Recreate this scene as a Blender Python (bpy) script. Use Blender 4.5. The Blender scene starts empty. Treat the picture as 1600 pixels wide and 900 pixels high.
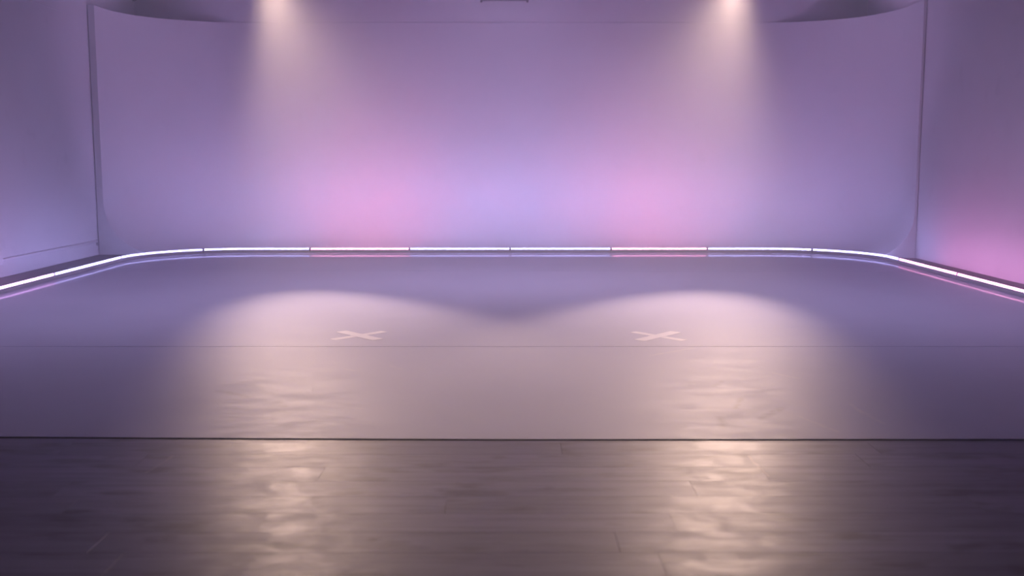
import bpy, bmesh, math, random
from mathutils import Vector, Matrix
random.seed(7)
PI = math.pi
scene = bpy.context.scene
col = scene.collection

# ------------------------------------------------------------------ camera
F_PX = 1640.0
cam_d = bpy.data.cameras.new('camera')
cam_d.sensor_width = 36.0
cam_d.lens = F_PX / 1600.0 * 36.0
cam_d.clip_start = 0.05
cam_d.dof.use_dof = True
cam_d.dof.focus_distance = 7.4
cam_d.dof.aperture_fstop = 2.4
cam = bpy.data.objects.new('camera', cam_d)
col.objects.link(cam)
cam.location = (0, 0, 1.1)
PITCH, YAW = math.atan(202 / F_PX), math.atan(5 / F_PX)
cam.rotation_euler = (PI / 2 - PITCH, 0, -YAW)
scene.camera = cam

# ------------------------------------------------------------------ world: a closed dark room filled with thin stage haze
HAZE = 0.048
world = bpy.data.worlds.new('world')
scene.world = world
world.use_nodes = True
wn = world.node_tree.nodes
wl = world.node_tree.links
wn['Background'].inputs['Color'].default_value = (0, 0, 0, 1)
wn['Background'].inputs['Strength'].default_value = 0.0
vs = wn.new('ShaderNodeVolumeScatter')
vs.inputs['Color'].default_value = (1, 1, 1, 1)
vs.inputs['Density'].default_value = HAZE
vs.inputs['Anisotropy'].default_value = 0.35
wl.new(vs.outputs['Volume'], wn['World Output'].inputs['Volume'])

# ------------------------------------------------------------------ exposure and light levels
scene.view_settings.view_transform = 'Standard'
scene.view_settings.look = 'None'
scene.view_settings.gamma = 1.0
scene.view_settings.use_curve_mapping = False
scene.view_settings.exposure = 0.0
scene.cycles.max_bounces = 6
scene.cycles.diffuse_bounces = 4
scene.cycles.glossy_bounces = 3
scene.cycles.volume_bounces = 0
scene.cycles.use_light_tree = False
scene.cycles.sample_clamp_indirect = 4.0
SPOT_W = 900.0
FILL_W = 270.0  # power of the added violet fill lamps
FILL_COL = (0.66, 0.53, 0.96)
SPOT_COL = (1.0, 0.69, 0.55)
# light tubes: colour, strength of a hidden strip added to light the wall; the front diffuser glows far less
VIOLET, PINK, MAGENTA = (0.47, 0.43, 1.0), (1.0, 0.35, 0.68), (0.80, 0.42, 1.0)
BACK_V, BACK_P, SIDE_V, SIDE_P, SIDE_M = 250.0, 330.0, 36.0, 38.0, 40.0
GLOW = 12.0

# ------------------------------------------------------------------ helpers
def tag(o, label=None, cat=None, group=None, kind=None):
    if label: o['label'] = label
    if cat: o['category'] = cat
    if group: o['group'] = group
    if kind: o['kind'] = kind
    return o

def empty(name, loc=(0, 0, 0)):
    o = bpy.data.objects.new(name, None)
    o.empty_display_size = 0.1
    o.location = loc
    col.objects.link(o)
    return o

def mesh_obj(name, verts, faces, mat, parent=None, smooth=False):
    me = bpy.data.meshes.new(name)
    me.from_pydata([tuple(v) for v in verts], [], faces)
    bm = bmesh.new(); bm.from_mesh(me)
    bmesh.ops.recalc_face_normals(bm, faces=bm.faces)
    bm.to_mesh(me); bm.free()
    if smooth:
        for p in me.polygons: p.use_smooth = True
    me.materials.append(mat)
    o = bpy.data.objects.new(name, me)
    col.objects.link(o)
    if parent:
        o.parent = parent
        o.matrix_parent_inverse = Matrix.Translation(parent.location).inverted()
    return o

def bm_obj(name, bm, mat, parent=None, smooth=False):
    bmesh.ops.recalc_face_normals(bm, faces=bm.faces)
    me = bpy.data.meshes.new(name)
    bm.to_mesh(me); bm.free()
    if smooth:
        for p in me.polygons: p.use_smooth = True
    me.materials.append(mat)
    o = bpy.data.objects.new(name, me)
    col.objects.link(o)
    if parent:
        o.parent = parent
        o.matrix_parent_inverse = Matrix.Translation(parent.location).inverted()
    return o

def box_bm(x0, x1, y0, y1, z0, z1, bevel=0.0, seg=1):
    bm = bmesh.new()
    bmesh.ops.create_cube(bm, size=1)
    for v in bm.verts:
        v.co = Vector(((x0 + x1) / 2 + v.co.x * (x1 - x0), (y0 + y1) / 2 + v.co.y * (y1 - y0), (z0 + z1) / 2 + v.co.z * (z1 - z0)))
    if bevel:
        bmesh.ops.bevel(bm, geom=bm.edges[:], offset=bevel, segments=seg, affect='EDGES')
    return bm

def box(name, x0, x1, y0, y1, z0, z1, mat, parent=None, bevel=0.0):
    return bm_obj(name, box_bm(x0, x1, y0, y1, z0, z1, bevel), mat, parent)

def lathe(prof, n=24):
    """profile [(r, z)] turned about z"""
    bm = bmesh.new()
    rings = []
    for r, z in prof:
        if r < 1e-6: rings.append([bm.verts.new((0, 0, z))])
        else: rings.append([bm.verts.new((r * math.cos(2 * PI * k / n), r * math.sin(2 * PI * k / n), z)) for k in range(n)])
    for a, b in zip(rings, rings[1:]):
        for k in range(n):
            k2 = (k + 1) % n
            if len(a) == 1 and len(b) == 1: continue
            if len(a) == 1: bm.faces.new((a[0], b[k], b[k2]))
            elif len(b) == 1: bm.faces.new((a[k], b[0], a[k2]))
            else: bm.faces.new((a[k], b[k], b[k2], a[k2]))
    return bm

def extrude_poly(poly, z0, z1, bevel=0.0):
    bm = bmesh.new()
    lo = [bm.verts.new((x, y, z0)) for x, y in poly]
    hi = [bm.verts.new((x, y, z1)) for x, y in poly]
    bm.faces.new(lo[::-1])
    top = bm.faces.new(hi)
    n = len(poly)
    for i in range(n):
        bm.faces.new((lo[i], lo[(i + 1) % n], hi[(i + 1) % n], hi[i]))
    if bevel:
        bmesh.ops.bevel(bm, geom=list(top.edges), offset=bevel, segments=2, affect='EDGES')
    return bm

# ------------------------------------------------------------------ materials
class NT:
    def __init__(self, name):
        self.m = bpy.data.materials.new(name)
        self.m.use_nodes = True
        self.t = self.m.node_tree
        self.b = self.t.nodes['Principled BSDF']
        self._tc = None
    def n(self, typ, **kw):
        nd = self.t.nodes.new(typ)
        for k, v in kw.items(): setattr(nd, k, v)
        return nd
    def l(self, a, b): self.t.links.new(a, b)
    def obj(self):
        if not self._tc: self._tc = self.n('ShaderNodeNewGeometry').outputs['Position']
        return self._tc
    def mapped(self, scale, vec=None):
        mp = self.n('ShaderNodeMapping')
        mp.inputs['Scale'].default_value = scale
        self.l(vec or self.obj(), mp.inputs['Vector'])
        return mp.outputs['Vector']
    def noise(self, scale, detail=4, rough=0.55, vec=None, dist=0.0):
        nd = self.n('ShaderNodeTexNoise')
        nd.inputs['Scale'].default_value = scale
        nd.inputs['Detail'].default_value = detail
        nd.inputs['Roughness'].default_value = rough
        nd.inputs['Distortion'].default_value = dist
        self.l(vec or self.obj(), nd.inputs['Vector'])
        return nd.outputs['Fac']
    def ramp(self, fac, stops):
        r = self.n('ShaderNodeValToRGB')
        els = r.color_ramp.elements
        while len(els) < len(stops): els.new(0.5)
        for e, (p, c) in zip(els, stops):
            e.position = p
            e.color = (c, c, c, 1) if isinstance(c, (int, float)) else (*c, 1)
        self.l(fac, r.inputs['Fac'])
        return r.outputs['Color']
    def math(self, op, a, b=None, clamp=False):
        nd = self.n('ShaderNodeMath', operation=op, use_clamp=clamp)
        for i, v in enumerate((a, b)):
            if v is None: continue
            if isinstance(v, (int, float)): nd.inputs[i].default_value = v
            else: self.l(v, nd.inputs[i])
        return nd.outputs[0]
    def mix(self, fac, a, b, blend='MIX'):
        nd = self.n('ShaderNodeMix', data_type='RGBA', blend_type=blend)
        for s, v in ((0, fac), (6, a), (7, b)):
            if isinstance(v, (int, float)): nd.inputs[s].default_value = v
            elif isinstance(v, tuple): nd.inputs[s].default_value = (*v, 1)
            else: self.l(v, nd.inputs[s])
        return nd.outputs[2]
    def bump(self, h, strength, dist=0.01):
        nd = self.n('ShaderNodeBump')
        nd.inputs['Strength'].default_value = strength
        nd.inputs['Distance'].default_value = dist
        self.l(h, nd.inputs['Height'])
        self.l(nd.outputs['Normal'], self.b.inputs['Normal'])

def plain(name, c, rough=0.5, metal=0.0, spec=0.5):
    m = NT(name)
    m.b.inputs['Base Color'].default_value = (*c, 1)
    m.b.inputs['Roughness'].default_value = rough
    m.b.inputs['Metallic'].default_value = metal
    m.b.inputs['Specular IOR Level'].default_value = spec
    v = m.noise(60, 2)
    m.l(m.math('ADD', m.math('MULTIPLY', v, 0.1), rough - 0.05), m.b.inputs['Roughness'])
    return m.m

def paint(name, c, smudge=0.08):
    m = NT(name)
    big = m.ramp(m.noise(1.1, 5, 0.6, dist=0.4), [(0.3, 1 - smudge), (0.7, 1.0)])
    spots = m.ramp(m.noise(5.0, 3, 0.5), [(0.62, 1.0), (0.8, 1 - smudge * 1.3)])
    m.l(m.mix(1.0, m.mix(1.0, big, spots, 'MULTIPLY'), c, 'MULTIPLY'), m.b.inputs['Base Color'])
    m.b.inputs['Roughness'].default_value = 0.62
    m.b.inputs['Specular IOR Level'].default_value = 0.3
    m.bump(m.noise(130, 3), 0.06, 0.003)
    return m.m

def emitter(name, rgbs):
    m = NT(name)
    m.b.inputs['Base Color'].default_value = (0.8, 0.8, 0.8, 1)
    m.b.inputs['Roughness'].default_value = 0.4
    m.b.inputs['Emission Color'].default_value = (*rgbs[:3], 1)
    m.b.inputs['Emission Strength'].default_value = rgbs[3]
    return m.m

# a node group: distance from P to a segment A-B on the floor -> soft line mask
def segment_group():
    g = bpy.data.node_groups.new('scuff_line', 'ShaderNodeTree')
    for nm, ty in (('P', 'NodeSocketVector'), ('A', 'NodeSocketVector'), ('D', 'NodeSocketVector'), ('InvLen2', 'NodeSocketFloat'), ('InvW', 'NodeSocketFloat')):
        g.interface.new_socket(nm, in_out='INPUT', socket_type=ty)
    g.interface.new_socket('Mask', in_out='OUTPUT', socket_type='NodeSocketFloat')
    N, L = g.nodes, g.links
    gi, go = N.new('NodeGroupInput'), N.new('NodeGroupOutput')
    def vm(op, a, b):
        nd = N.new('ShaderNodeVectorMath'); nd.operation = op
        L.new(a, nd.inputs[0])
        if op == 'SCALE': L.new(b, nd.inputs['Scale'])
        elif b is not None: L.new(b, nd.inputs[1])
        return nd
    def mm(op, a, b, clamp=False):
        nd = N.new('ShaderNodeMath'); nd.operation = op; nd.use_clamp = clamp
        for i, v in enumerate((a, b)):
            if isinstance(v, (int, float)): nd.inputs[i].default_value = v
            else: L.new(v, nd.inputs[i])
        return nd.outputs[0]
    pa = vm('SUBTRACT', gi.outputs['P'], gi.outputs['A']).outputs[0]
    dot = vm('DOT_PRODUCT', pa, gi.outputs['D']).outputs['Value']
    t = mm('MULTIPLY', dot, gi.outputs['InvLen2'], True)
    q = vm('SCALE', gi.outputs['D'], t).outputs[0]
    ln = vm('LENGTH', vm('SUBTRACT', pa, q).outputs[0], None).outputs['Value']
    L.new(mm('SUBTRACT', 1.0, mm('MULTIPLY', ln, gi.outputs['InvW']), True), go.inputs['Mask'])
    return g
SEG = segment_group()

def scuffs(m, segs):
    """sum of soft line masks; segs = (x0, y0, x1, y1, half width, strength) in metres on the floor"""
    sep = m.n('ShaderNodeVectorMath', operation='MULTIPLY')
    wob = m.n('ShaderNodeTexNoise'); wob.inputs['Scale'].default_value = 9.0
    m.l(m.obj(), wob.inputs['Vector'])
    sc = m.n('ShaderNodeVectorMath', operation='MULTIPLY_ADD')
    m.l(wob.outputs['Color'], sc.inputs[0]); sc.inputs[1].default_value = (0.035, 0.035, 0.035)
    m.l(m.obj(), sc.inputs[2])
    off = m.n('ShaderNodeVectorMath', operation='SUBTRACT')
    m.l(sc.outputs[0], off.inputs[0]); off.inputs[1].default_value = (0.0175, 0.0175, 0.0175)
    m.l(off.outputs[0], sep.inputs[0]); sep.inputs[1].default_value = (1, 1, 0)
    tot = None
    for x0, y0, x1, y1, w, s in segs:
        g = m.n('ShaderNodeGroup'); g.node_tree = SEG
        m.l(sep.outputs[0], g.inputs['P'])
        g.inputs['A'].default_value = (x0, y0, 0)
        g.inputs['D'].default_value = (x1 - x0, y1 - y0, 0)
        g.inputs['InvLen2'].default_value = 1 / max(1e-5, (x1 - x0) ** 2 + (y1 - y0) ** 2)
        g.inputs['InvW'].default_value = 1 / (w * 1.5)
        v = m.math('MULTIPLY', g.outputs['Mask'], s)
        tot = v if tot is None else m.math('MAXIMUM', tot, v)
    brk = m.ramp(m.noise(25, 3), [(0.35, 0.25), (0.6, 1.0)])
    return m.math('MULTIPLY', tot, brk)

def vinyl(name, scuffed):
    m = NT(name)
    base = m.ramp(m.noise(0.9, 4), [(0.3, (0.55, 0.565, 0.69)), (0.7, (0.59, 0.605, 0.73))])
    st1 = m.noise(3.0, 5, 0.65, m.mapped((1.0, 2.6, 1)), 0.8)
    scr = m.ramp(st1, [(0.55, 0.0), (0.75, 1.0)])
    base = m.mix(m.math('MULTIPLY', scr, 0.10), base, (0.62, 0.60, 0.58))
    if scuffed:
        light = scuffs(m, [
            (0.80, 5.80, 1.07, 6.02, 0.014, 0.5), (1.24, 4.39, 1.33, 4.13, 0.010, 0.4), (1.53, 4.62, 1.56, 4.26, 0.012, 0.4),
            (1.35, 5.33, 1.45, 5.17, 0.012, 0.35), (-1.10, 4.28, -1.02, 4.37, 0.012, 0.3), (-0.86, 5.42, -0.80, 5.37, 0.014, 0.35),
            (-0.63, 5.51, -0.57, 5.40, 0.014, 0.3), (-0.73, 4.56, -0.65, 4.53, 0.012, 0.3), 
            (1.0, 4.9, 1.3, 4.95, 0.012, 0.3)])
        base = m.mix(light, base, (0.82, 0.80, 0.76))
        dark = scuffs(m, [
            (1.07, 4.36, 1.21, 4.54, 0.022, 0.5), (1.00, 4.53, 1.07, 4.74, 0.014, 0.5), (0.90, 4.38, 0.89, 4.22, 0.020, 0.45),
            (-1.38, 4.9, -1.19, 4.75, 0.024, 0.4), (-1.02, 4.5, -0.95, 4.45, 0.03, 0.3), (-1.05, 4.68, -1.0, 4.58, 0.02, 0.3), (1.0, 5.0, 1.05, 5.1, 0.02, 0.25)])
        base = m.mix(dark, base, (0.16, 0.15, 0.16))
    m.l(base, m.b.inputs['Base Color'])
    r = m.ramp(m.noise(4.0, 6, 0.65, m.mapped((1, 1.8, 1)), 0.6), [(0.3, 0.46), (0.7, 0.58)])
    m.l(r, m.b.inputs['Roughness'])
    m.b.inputs['Specular IOR Level'].default_value = 0.5
    m.b.inputs['Coat Weight'].default_value = 0.15
    m.b.inputs['Coat Roughness'].default_value = 0.06
    m.bump(m.noise(2.4, 5, 0.6, m.mapped((1, 1.0, 1)), 0.5), 0.05, 0.01)
    return m.m

def wood():
    m = NT('worn_dark_wood')
    rnd = m.n('ShaderNodeObjectInfo').outputs['Random']
    off = m.n('ShaderNodeCombineXYZ')
    m.l(m.math('MULTIPLY', rnd, 37.0), off.inputs[2])
    add = m.n('ShaderNodeVectorMath', operation='ADD')
    m.l(m.obj(), add.inputs[0]); m.l(off.outputs[0], add.inputs[1])
    p = add.outputs[0]
    grain = m.noise(2.2, 7, 0.62, m.mapped((0.9, 11, 1), p), 0.35)
    c = m.ramp(grain, [(0.28, (0.115, 0.112, 0.165)), (0.5, (0.195, 0.190, 0.272)), (0.75, (0.255, 0.248, 0.345))])
    tone = m.ramp(rnd, [(0.0, 0.80), (1.0, 1.12)])
    c = m.mix(1.0, c, tone, 'MULTIPLY')
    knots = m.ramp(m.noise(3.2, 3, 0.5, m.mapped((1.2, 3.0, 1), p)), [(0.56, 0.0), (0.70, 1.0)])
    c = m.mix(m.math('MULTIPLY', knots, 0.75), c, (0.04, 0.032, 0.032))
    light = scuffs(m, [(0.895, 3.80, 0.905, 3.555, 0.006, 0.8), (-1.28, 3.60, -1.25, 3.82, 0.006, 0.35)])
    c = m.mix(light, c, (0.55, 0.50, 0.45))
    spots = scuffs(m, [(-0.395, 2.94, -0.390, 2.94, 0.020, 0.8), (-0.215, 3.39, -0.18, 3.37, 0.028, 0.7), (0.13, 3.42, 0.132, 3.42, 0.016, 0.7),
                       (-1.16, 3.11, -1.12, 3.11, 0.03, 0.8), (-1.04, 2.94, -1.00, 2.95, 0.03, 0.8)])
    c = m.mix(spots, c, (0.02, 0.018, 0.02))
    m.l(c, m.b.inputs['Base Color'])
    r = m.ramp(m.noise(5.0, 6, 0.65, m.mapped((1.3, 1.7, 1), p), 0.8), [(0.3, 0.39), (0.7, 0.50)])
    m.l(r, m.b.inputs['Roughness'])
    m.b.inputs['Specular IOR Level'].default_value = 0.5
    m.bump(m.noise(7.0, 5, 0.6, m.mapped((0.9, 1.6, 1), p), 0.6), 0.045, 0.008)
    return m.m

M_CYC = paint('white_cyclorama_paint', (0.74, 0.73, 0.74), 0.05)
M_WALL = paint('off_white_wall_paint', (0.72, 0.71, 0.73), 0.08)
M_CEIL = paint('dull_grey_ceiling_paint', (0.66, 0.66, 0.68), 0.05)
M_SUB = paint('grey_floor_paint', (0.22, 0.21, 0.23), 0.1)
M_VINYL = vinyl('grey_dance_vinyl', False)
M_VINYL_WORN = vinyl('scuffed_grey_dance_vinyl', True)
M_WOOD = wood()
M_TAPE = plain('white_cloth_tape', (0.97, 0.96, 0.97), 0.55)
M_WHITE = plain('white_plastic', (0.68, 0.67, 0.69), 0.4)
M_CHANNEL = plain('satin_aluminium_channel', (0.62, 0.62, 0.65), 0.38, 0.35)
M_CAP = plain('grey_end_cap', (0.30, 0.29, 0.33), 0.5)
M_BLACK = plain('black_metal', (0.02, 0.02, 0.022), 0.45)
M_DARK = plain('dark_grey_housing', (0.10, 0.09, 0.11), 0.5)
M_GLOW_V = emitter('violet_diffuser', (*VIOLET, GLOW))
M_GLOW_P = emitter('pink_diffuser', (*PINK, GLOW))
M_GLOW_M = emitter('magenta_diffuser', (*MAGENTA, GLOW))
M_BACK_V = emitter('violet_fill_strip', (*VIOLET, BACK_V))  # strips added out of sight behind the tubes to brighten the wall
M_BACK_P = emitter('pink_fill_strip', (*PINK, BACK_P))
M_SIDE_V = emitter('dimmed_violet_fill_strip', (*VIOLET, SIDE_V))
M_SIDE_P = emitter('dimmed_pink_fill_strip', (0.92, 0.37, 0.90, SIDE_P))
M_SIDE_M = emitter('dimmed_magenta_fill_strip', (*MAGENTA, SIDE_M))
M_FILL_LENS = emitter('added_fill_lens', (*FILL_COL, 4.0))  # lens glow of the added fill lamps
M_LENS = emitter('warm_lamp_lens', (1.0, 0.8, 0.6, 6.0))

# ------------------------------------------------------------------ the setting
XL, XR, YB, YF, ZC = -4.735, 4.545, 13.605, -3.0, 3.12
fl = box('floor', XL, XR, YF, YB, -0.10, -0.018, M_SUB); tag(fl, kind='structure')
tag(box('wall_left', XL - 0.15, XL, YF, YB, -0.1, ZC, M_WALL), kind='structure')
tag(box('wall_right', XR, XR + 0.15, YF, YB, -0.1, ZC, M_WALL), kind='structure')
tag(box('wall_back', XL - 0.15, XR + 0.15, YB, YB + 0.15, -0.1, ZC, M_CYC), kind='structure')
tag(box('wall_front', XL - 0.15, XR + 0.15, YF - 0.15, YF, -0.1, ZC, M_WALL), kind='structure')
tag(box('ceiling', XL - 0.15, XR + 0.15, YF - 0.15, YB + 0.15, ZC, ZC + 0.15, M_CEIL), kind='structure')
# the painted concrete around and behind the dance floor
pf = box('painted_floor', XL, XR, 4.16, YB, -0.018, 0.0, M_SUB, fl)

# curved white cyclorama: back wall, rounded corners, cove into the floor, cut ends facing the room
CX0, CX1, CYB, CR, COVE, CTOP = -4.655, 4.512, 13.60, 1.25, 0.62, 2.815
CEND_L, CEND_R = 12.09, 11.67
path = []                                   # (x, y, inward normal)
for k in range(4): path.append((CX0, CEND_L + (CYB - CR - CEND_L) * k / 4, 1, 0))
for k in range(25):
    a = PI / 2 * k / 24
    path.append((CX0 + CR - CR * math.cos(a), CYB - CR + CR * math.sin(a), math.cos(a), -math.sin(a)))
for k in range(1, 12): path.append((CX0 + CR + (CX1 - CX0 - 2 * CR) * k / 12, CYB, 0, -1))
for k in range(25):
    a = PI / 2 * (1 - k / 24)
    path.append((CX1 - CR + CR * math.cos(a), CYB - CR + CR * math.sin(a), -math.cos(a), -math.sin(a)))
for k in range(1, 5): path.append((CX1, CYB - CR + (CEND_R - CYB + CR) * k / 4, -1, 0))
verts, faces = [], []
arc = [(COVE - COVE * math.sin(a), COVE - COVE * math.cos(a)) for a in [PI / 2 * j / 18 for j in range(19)]]   # (inward, z)
for i, (x, y, nx, ny) in enumerate(path):
    th = 0.004 + ((0.072 if x < 0 else 0.028) - 0.004) * abs(nx)
    cv = 1.0 if x < 0 else 1.0 - (1 - 0.50 / COVE) * abs(nx)
    prof = [(o * cv, z * cv) for o, z in arc] + [(0, 1.2), (0, 2.0), (0, CTOP - 0.004), (-0.004, CTOP), (-th, CTOP), (-th, 0)]
    verts += [(x + nx * o, y + ny * o, z) for o, z in prof]
np_ = len(prof)
for i in range(len(path) - 1):
    for j in range(np_):
        j2 = (j + 1) % np_
        faces.append((i * np_ + j, i * np_ + j2, (i + 1) * np_ + j2, (i + 1) * np_ + j))
faces.append(tuple(range(np_)))
faces.append(tuple((len(path) - 1) * np_ + j for j in range(np_)))
cyc = mesh_obj('wall_curved', verts, faces, M_CYC, None, True)
for p in cyc.data.polygons:
    if len(p.vertices) > 4: p.use_smooth = False
cyc.data.set_sharp_from_angle(angle=math.radians(35))
tag(cyc, kind='structure')
# thin rail on the left wall and dark cover in the ceiling corner
tag(box('trim_1', XL, XL + 0.006, 10.4, 11.75, 2.645, 2.655, M_WALL, None, 0.001), kind='structure')
tag(mesh_obj('trim_2', [(XL, YB, 3.066), (XL, YB - 0.16, ZC), (XL + 0.11, YB, ZC), (XL, YB, ZC)], [(0, 1, 2), (0, 1, 3), (0, 2, 3), (1, 2, 3)], M_BLACK), kind='structure')

# ------------------------------------------------------------------ wooden boards in front (children of the floor)
PW = 0.165
plank_mesh = {}
def plank(x0, x1, y0, y1):
    L = round(x1 - x0, 3)
    key = (L, round(y1 - y0, 3))
    if key not in plank_mesh:
        bm = box_bm(-L / 2, L / 2, -(y1 - y0) / 2, (y1 - y0) / 2, -0.018, 0, 0.0005)
        me = bpy.data.meshes.new('plank'); bm.to_mesh(me); bm.free(); me.materials.append(M_WOOD)
        plank_mesh[key] = me
    o = bpy.data.objects.new('plank', plank_mesh[key])
    o.location = ((x0 + x1) / 2, (y0 + y1) / 2, 0)
    col.objects.link(o); o.parent = fl
G = 0.0005
forced = {0: [-0.79, 0.72], 1: [-1.7, 0.2], 2: [-0.75 - 0.6, 1.3], 3: [-0.66, 0.9], 4: [-1.5, 0.62], 5: [-0.2, 1.5], 6: [-0.75, 0.5]}
ytop = 4.16
for r in range(17):
    y1, y0 = ytop - r * PW, ytop - (r + 1) * PW
    cuts = [XL + 0.001]
    f = [c for c in forced.get(r, [])]
    xs = f[:] if f else [random.uniform(-1.2, 1.2)]
    while min(xs) - 1.5 > XL + 0.4: xs.append(min(xs) - random.choice((1.2, 1.35, 1.5)))
    while max(xs) + 1.5 < XR - 0.4: xs.append(max(xs) + random.choice((1.2, 1.35, 1.5)))
    xs = [XL + 0.001] + sorted(xs) + [XR - 0.001]
    for a, b in zip(xs, xs[1:]):
        plank(a + G / 2, b - G / 2, y0 + G / 2, y1 - G / 2)
box('floor_section', XL, XR, YF, ytop - 17 * PW - 0.002, -0.018, 0.0, M_WOOD, fl)

# ------------------------------------------------------------------ dance floor: four grey vinyl strips
LX0, LX1, LYB, LR = -4.18, 4.13, 12.34, 1.15          # centre line of the light tubes
MT = 0.005
dance = tag(empty('dance_floor', (0, 4.05, 0)), 'grey vinyl dance floor of four wide strips, scuffed and edged with light tubes', 'dance floor')
E_ = 0.062
seams = [4.03, 6.075, 8.215, 10.265]
g = 0.0008
front = [(LX0 - E_, 4.11), (-2.0, 4.072), (-1.0, 4.045), (0, 4.027), (LX1 + E_, 4.02)]
def strip(poly, z1, mat=M_VINYL): return bm_obj('vinyl_strip', extrude_poly(poly, 0.0, z1, 0.001), mat, dance)
strip(front + [(LX1 + E_, seams[1] - 0.012 - g), (LX0 - E_, seams[1] + 0.012 - g)], MT, M_VINYL_WORN)
strip([(LX0 - E_, seams[1] + 0.012 + g), (LX1 + E_, seams[1] - 0.012 + g), (LX1 + E_, seams[2] - 0.05 - g), (LX0 - E_, seams[2] + 0.05 - g)], MT + 0.0008)
strip([(LX0 - E_, seams[2] + 0.05 + g), (LX1 + E_, seams[2] - 0.05 + g), (LX1 + E_, seams[3] - 0.15 - g), (LX0 - E_, seams[3] + 0.15 - g)], MT)
last = [(LX0 - E_, seams[3] + 0.15 + g), (LX1 + E_, seams[3] - 0.15 + g)]
R2 = LR + E_
for k in range(13):
    a = PI / 2 * k / 12
    last.append((LX1 - LR + R2 * math.cos(a), LYB - LR + R2 * math.sin(a)))
for k in range(13):
    a = PI / 2 * (1 + k / 12)
    last.append((LX0 + LR + R2 * math.cos(a), LYB - LR + R2 * math.sin(a)))
strip(last, MT + 0.0006)

# ------------------------------------------------------------------ tape crosses
def cross(cx, cy, arms, label):
    t = tag(empty('tape_cross', (cx, cy, MT)), label, 'tape mark', 'white tape crosses on the dance floor')
    for i, (dx, dy, w) in enumerate(arms):
        d = Vector((dx, dy, 0)); n = Vector((-dy, dx, 0)).normalized() * w / 2
        c = Vector((cx, cy, 0)); z0, z1 = MT + 0.0009 + i * 0.0006, MT + 0.0016 + i * 0.0006
        poly = [c - d - n, c + d - n, c + d + n, c - d + n]
        bm_obj('tape_strip', extrude_poly([(p.x, p.y) for p in poly], z0, z1), M_TAPE, t)
cross(-0.934, 6.465, [(0.140, 0.152, 0.058), (-0.136, 0.155, 0.080)], 'white tape cross on the dance floor, left of the two')
cross(0.926, 6.435, [(-0.136, 0.158, 0.058), (0.136, 0.160, 0.080)], 'white tape cross on the dance floor, right of the two')

# ------------------------------------------------------------------ light tubes along the edge of the dance floor
def led_point(s):
    """s measured from x = 0.015 along the tube line; positive to the right -> position and tangent"""
    X0 = 0.015
    if s >= 0:
        st = LX1 - LR - X0
        if s <= st: return Vector((X0 + s, LYB, 0)), Vector((1, 0, 0))
        a = (s - st) / LR
        if a <= PI / 2: return Vector((LX1 - LR + LR * math.sin(a), LYB - LR + LR * math.cos(a), 0)), Vector((math.cos(a), -math.sin(a), 0))
        d = s - st - LR * PI / 2
        return Vector((LX1, LYB - LR - d, 0)), Vector((0, -1, 0))
    s = -s
    st = X0 - (LX0 + LR)
    if s <= st: return Vector((X0 - s, LYB, 0)), Vector((1, 0, 0))
    a = (s - st) / LR
    if a <= PI / 2: return Vector((LX0 + LR - LR * math.sin(a), LYB - LR + LR * math.cos(a), 0)), Vector((math.cos(a), math.sin(a), 0))
    d = s - st - LR * PI / 2
    return Vector((LX0, LYB - LR - d, 0)), Vector((0, 1, 0))

ZM = MT + 0.0008
def sweep(s0, s1, prof, close=True):
    """sweep a closed (inward offset, z) profile along the tube line"""
    bm = bmesh.new()
    bent = abs(led_point(s0)[1].dot(led_point(s1)[1])) < 0.9999
    n = int(math.ceil(abs(s1 - s0) / 0.12)) if bent else 1
    rings = []
    for i in range(n + 1):
        p, t = led_point(s0 + (s1 - s0) * i / n)
        inward = Vector((t.y, -t.x, 0))
        rings.append([bm.verts.new((p.x + inward.x * o, p.y + inward.y * o, z)) for o, z in prof])
    k = len(prof)
    for a, b in zip(rings, rings[1:]):
        for j in range(k):
            bm.faces.new((a[j], b[j], b[(j + 1) % k], a[(j + 1) % k]))
    bm.faces.new(rings[0]); bm.faces.new(rings[-1][::-1])
    return bm

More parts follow.
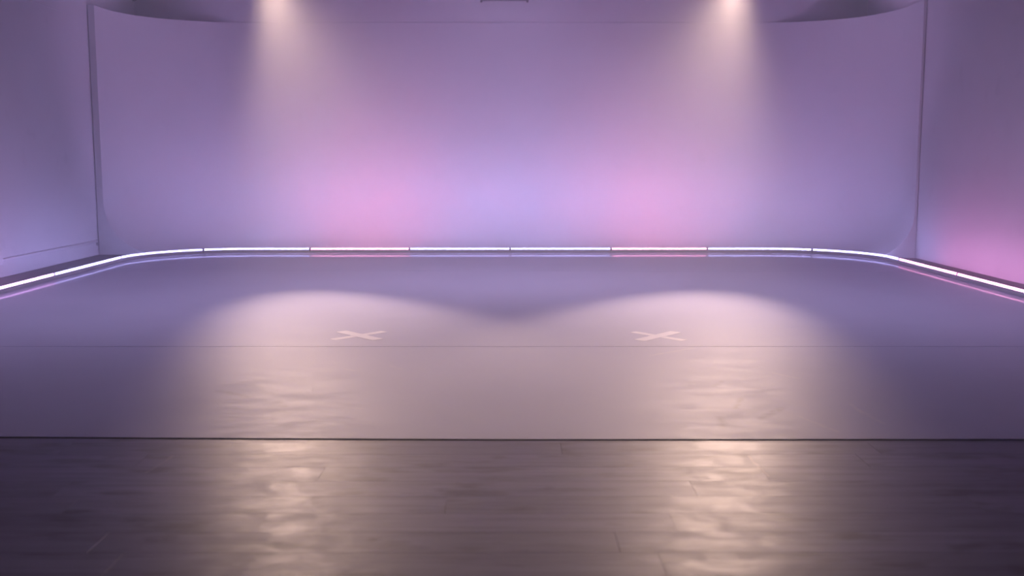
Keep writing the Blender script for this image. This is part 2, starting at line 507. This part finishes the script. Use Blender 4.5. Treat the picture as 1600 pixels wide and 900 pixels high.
TR, TZ = 0.0110, ZM + 0.040
tube_prof = [(TR * math.cos(2 * PI * j / 10), TZ + TR * math.sin(2 * PI * j / 10)) for j in range(10)]
cap_prof = [((TR + 0.003) * math.cos(2 * PI * j / 10), TZ + (TR + 0.003) * math.sin(2 * PI * j / 10)) for j in range(10)]
base_prof = [(0.030, ZM), (0.030, ZM + 0.006), (0.024, ZM + 0.010), (0.022, ZM + 0.034), (0.018, ZM + 0.034), (0.017, ZM + 0.024),
             (-0.012, ZM + 0.024), (-0.014, ZM + 0.029), (-0.030, ZM + 0.014), (-0.030, ZM)]
strip_prof = [(-0.0150, ZM + 0.0290), (-0.0158, ZM + 0.0300), (-0.0303, ZM + 0.0163), (-0.0295, ZM + 0.0153)]   # added hidden emitter, on the chamfer facing the wall
segs = [
    (-8.25, -6.45, (M_GLOW_M, M_SIDE_M), 'glowing magenta-violet light tube along the left wall, nearest the camera'),
    (-6.45, -4.78, (M_GLOW_V, M_SIDE_V), 'straight violet light tube beside the left wall trunking'),
    (-4.78, -3.60, (M_GLOW_V, M_SIDE_V), 'bent violet light tube rounding the left corner of the dance floor'),
    (-3.60, -2.355, (M_GLOW_V, M_BACK_V), 'violet light tube between the left corner bend and the left pink tube'),
    (-2.355, -1.185, (M_GLOW_P, M_BACK_P), 'pink light tube at the back, left of the two in front of the curved wall'),
    (-1.185, 0.0, (M_GLOW_V, M_BACK_V), 'violet light tube at back centre, right beside the left pink tube'),
    (0.0, 1.19, (M_GLOW_V, M_BACK_V), 'violet light tube at back centre, left beside the right pink tube'),
    (1.19, 2.325, (M_GLOW_P, M_BACK_P), 'pink light tube at the back, right of the two in front of the curved wall'),
    (2.325, 3.55, (M_GLOW_V, M_BACK_V), 'violet light tube between the right pink tube and the right corner bend'),
    (3.55, 4.93, (M_GLOW_V, M_SIDE_V), 'bent violet light tube rounding the right corner of the dance floor'),
    (4.93, 6.38, (M_GLOW_P, M_SIDE_P), 'pink light tube along the right wall, beside the corner bend'),
    (6.38, 7.70, (M_GLOW_P, M_SIDE_P), 'pink light tube along the right wall, nearest the camera'),
]
for s0, s1, mat, label in segs:
    a, b = s0 + 0.004, s1 - 0.004
    p, _ = led_point((a + b) / 2)
    t = tag(empty('light_tube', (p.x, p.y, ZM)), label, 'light tube', 'light tubes edging the dance floor')
    bm_obj('base_channel', sweep(a, b, base_prof), M_CHANNEL, t)
    bm_obj('diffuser', sweep(a + 0.007, b - 0.007, tube_prof), mat[0], t, True)
    bm_obj('hidden_fill_strip', sweep(a + 0.004, b - 0.004, strip_prof), mat[1], t)  # hidden emitter added behind the tube to light the wall
    bm_obj('end_cap', sweep(a, a + 0.008, cap_prof), M_CAP, t)
    bm_obj('end_cap', sweep(b - 0.008, b, cap_prof), M_CAP, t)

# ------------------------------------------------------------------ trunking and socket box on the left wall
tr = tag(empty('cable_trunking', (XL, 10.9, 0.16)), 'thin white cable trunking running low along the left wall', 'trunking')
box('run', XL, XL + 0.022, 9.75, 12.03, 0.146, 0.172, M_WHITE, tr, 0.002)
box('lid', XL + 0.0225, XL + 0.026, 9.752, 12.028, 0.150, 0.168, M_WHITE, tr, 0.001)
box('corner_drop', XL, XL + 0.014, 12.035, 12.05, 0.11, 0.178, M_CAP, tr, 0.002)
box('end_piece', XL, XL + 0.026, 9.738, 9.748, 0.142, 0.176, M_CAP, tr, 0.001)
sb = tag(empty('socket_box', (XL, 9.5, 0.2)), 'white socket box low on the left wall at the end of the trunking', 'socket box')
box('back_box', XL, XL + 0.03, 9.36, 9.72, 0.125, 0.255, M_WHITE, sb, 0.004)
box('face_plate', XL + 0.0305, XL + 0.038, 9.352, 9.728, 0.118, 0.262, M_WHITE, sb, 0.003)

# ------------------------------------------------------------------ slim housing under the ceiling at the back wall
hs = tag(empty('ceiling_housing', (-0.055, YB - 0.07, ZC)), 'slim dark housing under the ceiling at the top centre of the back wall', 'housing')
box('casing', -0.36, 0.25, YB - 0.09, YB - 0.002, 3.078, ZC - 0.001, M_DARK, hs, 0.004)
for x in (-0.345, 0.235):
    bm = lathe([(0, 3.054), (0.012, 3.056), (0.014, 3.066), (0.014, 3.0775), (0, 3.0775)], 12)
    bmesh.ops.translate(bm, verts=bm.verts, vec=(x, YB - 0.03, 0))
    bm_obj('foot', bm, M_BLACK, hs)

# ------------------------------------------------------------------ the two overhead spotlights, plus added violet fill lights (just above the frame)
def spotlight(x, y, z, target, half, blend, power, label, color=SPOT_COL, oval=0.49, lens=None, name='spotlight'):
    """z = centre of the lens; aimed at target on the floor"""
    pos, tg = Vector((x, y, z)), Vector(target)
    d = (tg - pos).normalized()
    rot = d.to_track_quat('-Z', 'Y').to_matrix().to_4x4()
    T = Matrix.Translation(pos) @ rot
    t = tag(empty(name, (x, y, ZC)), label, 'spotlight', 'overhead spotlights')
    def put(name, bm, mat, smooth=False):
        bm.transform(T)
        o = bm_obj(name, bm, mat, t, smooth)
        return o
    can = put('can', lathe([(0.118, 0.0), (0.124, 0.0), (0.124, 0.06), (0.115, 0.20), (0.06, 0.25), (0, 0.25), ], 28), M_BLACK)
    put('lens', lathe([(0, 0.035), (0.112, 0.035), (0.112, 0.045), (0, 0.045)], 28), lens or M_LENS)
    for s in (-1, 1):
        put('yoke_arm', box_bm(s * 0.131 - 0.004, s * 0.131 + 0.004, -0.015, 0.015, 0.06, 0.24, 0.001), M_BLACK)
    top = T @ Vector((0, 0, 0.30))
    put('yoke_bridge', box_bm(-0.135, 0.135, -0.015, 0.015, 0.2405, 0.30, 0.001), M_BLACK)
    bm = lathe([(0, top.z - 0.03), (0.014, top.z - 0.03), (0.014, ZC - 0.02), (0.05, ZC - 0.02), (0.05, ZC), (0, ZC)], 16)
    bmesh.ops.translate(bm, verts=bm.verts, vec=(top.x, top.y, 0))
    bm_obj('hanger', bm, M_BLACK, t)
    ld = bpy.data.lights.new('spot_lamp', 'SPOT')
    ld.energy = power; ld.color = color
    ld.spot_size = 2 * math.radians(half); ld.spot_blend = blend
    ld.shadow_soft_size = 0.12
    lo = bpy.data.objects.new('lamp', ld)
    col.objects.link(lo)
    lo.matrix_world = Matrix.Translation(pos + d * 0.02) @ rot @ Matrix.Diagonal((oval, 1, 1, 1))      # oval beam, as of a PAR lamp
    lo.parent = t
    lo.matrix_parent_inverse = Matrix.Translation(t.location).inverted()
    return t
spotlight(-2.24, 10.0, 2.80, (-0.95, 6.6, 0), 29.5, 0.85, SPOT_W, 'black overhead spotlight throwing the left warm beam')
spotlight(2.14, 10.0, 2.80, (0.95, 6.5, 0), 30, 0.85, SPOT_W * 1.1, 'black overhead spotlight throwing the right warm beam')
for wx, wy, ty, k, where in ((-2.75, 7.6, 8.2, 0.62, 'left side'), (-0.05, 9.0, 10.8, 0.78, 'middle'), (2.65, 7.6, 8.2, 0.62, 'right side')):  # unseen violet lamps added to brighten the dance floor
    spotlight(wx, wy, 2.90, (wx, ty, 0), 80, 1.0, FILL_W * k, 'added violet fill light, out of view, above the %s of the dance floor' % where, FILL_COL, 1.0, M_FILL_LENS, 'added_fill_light')
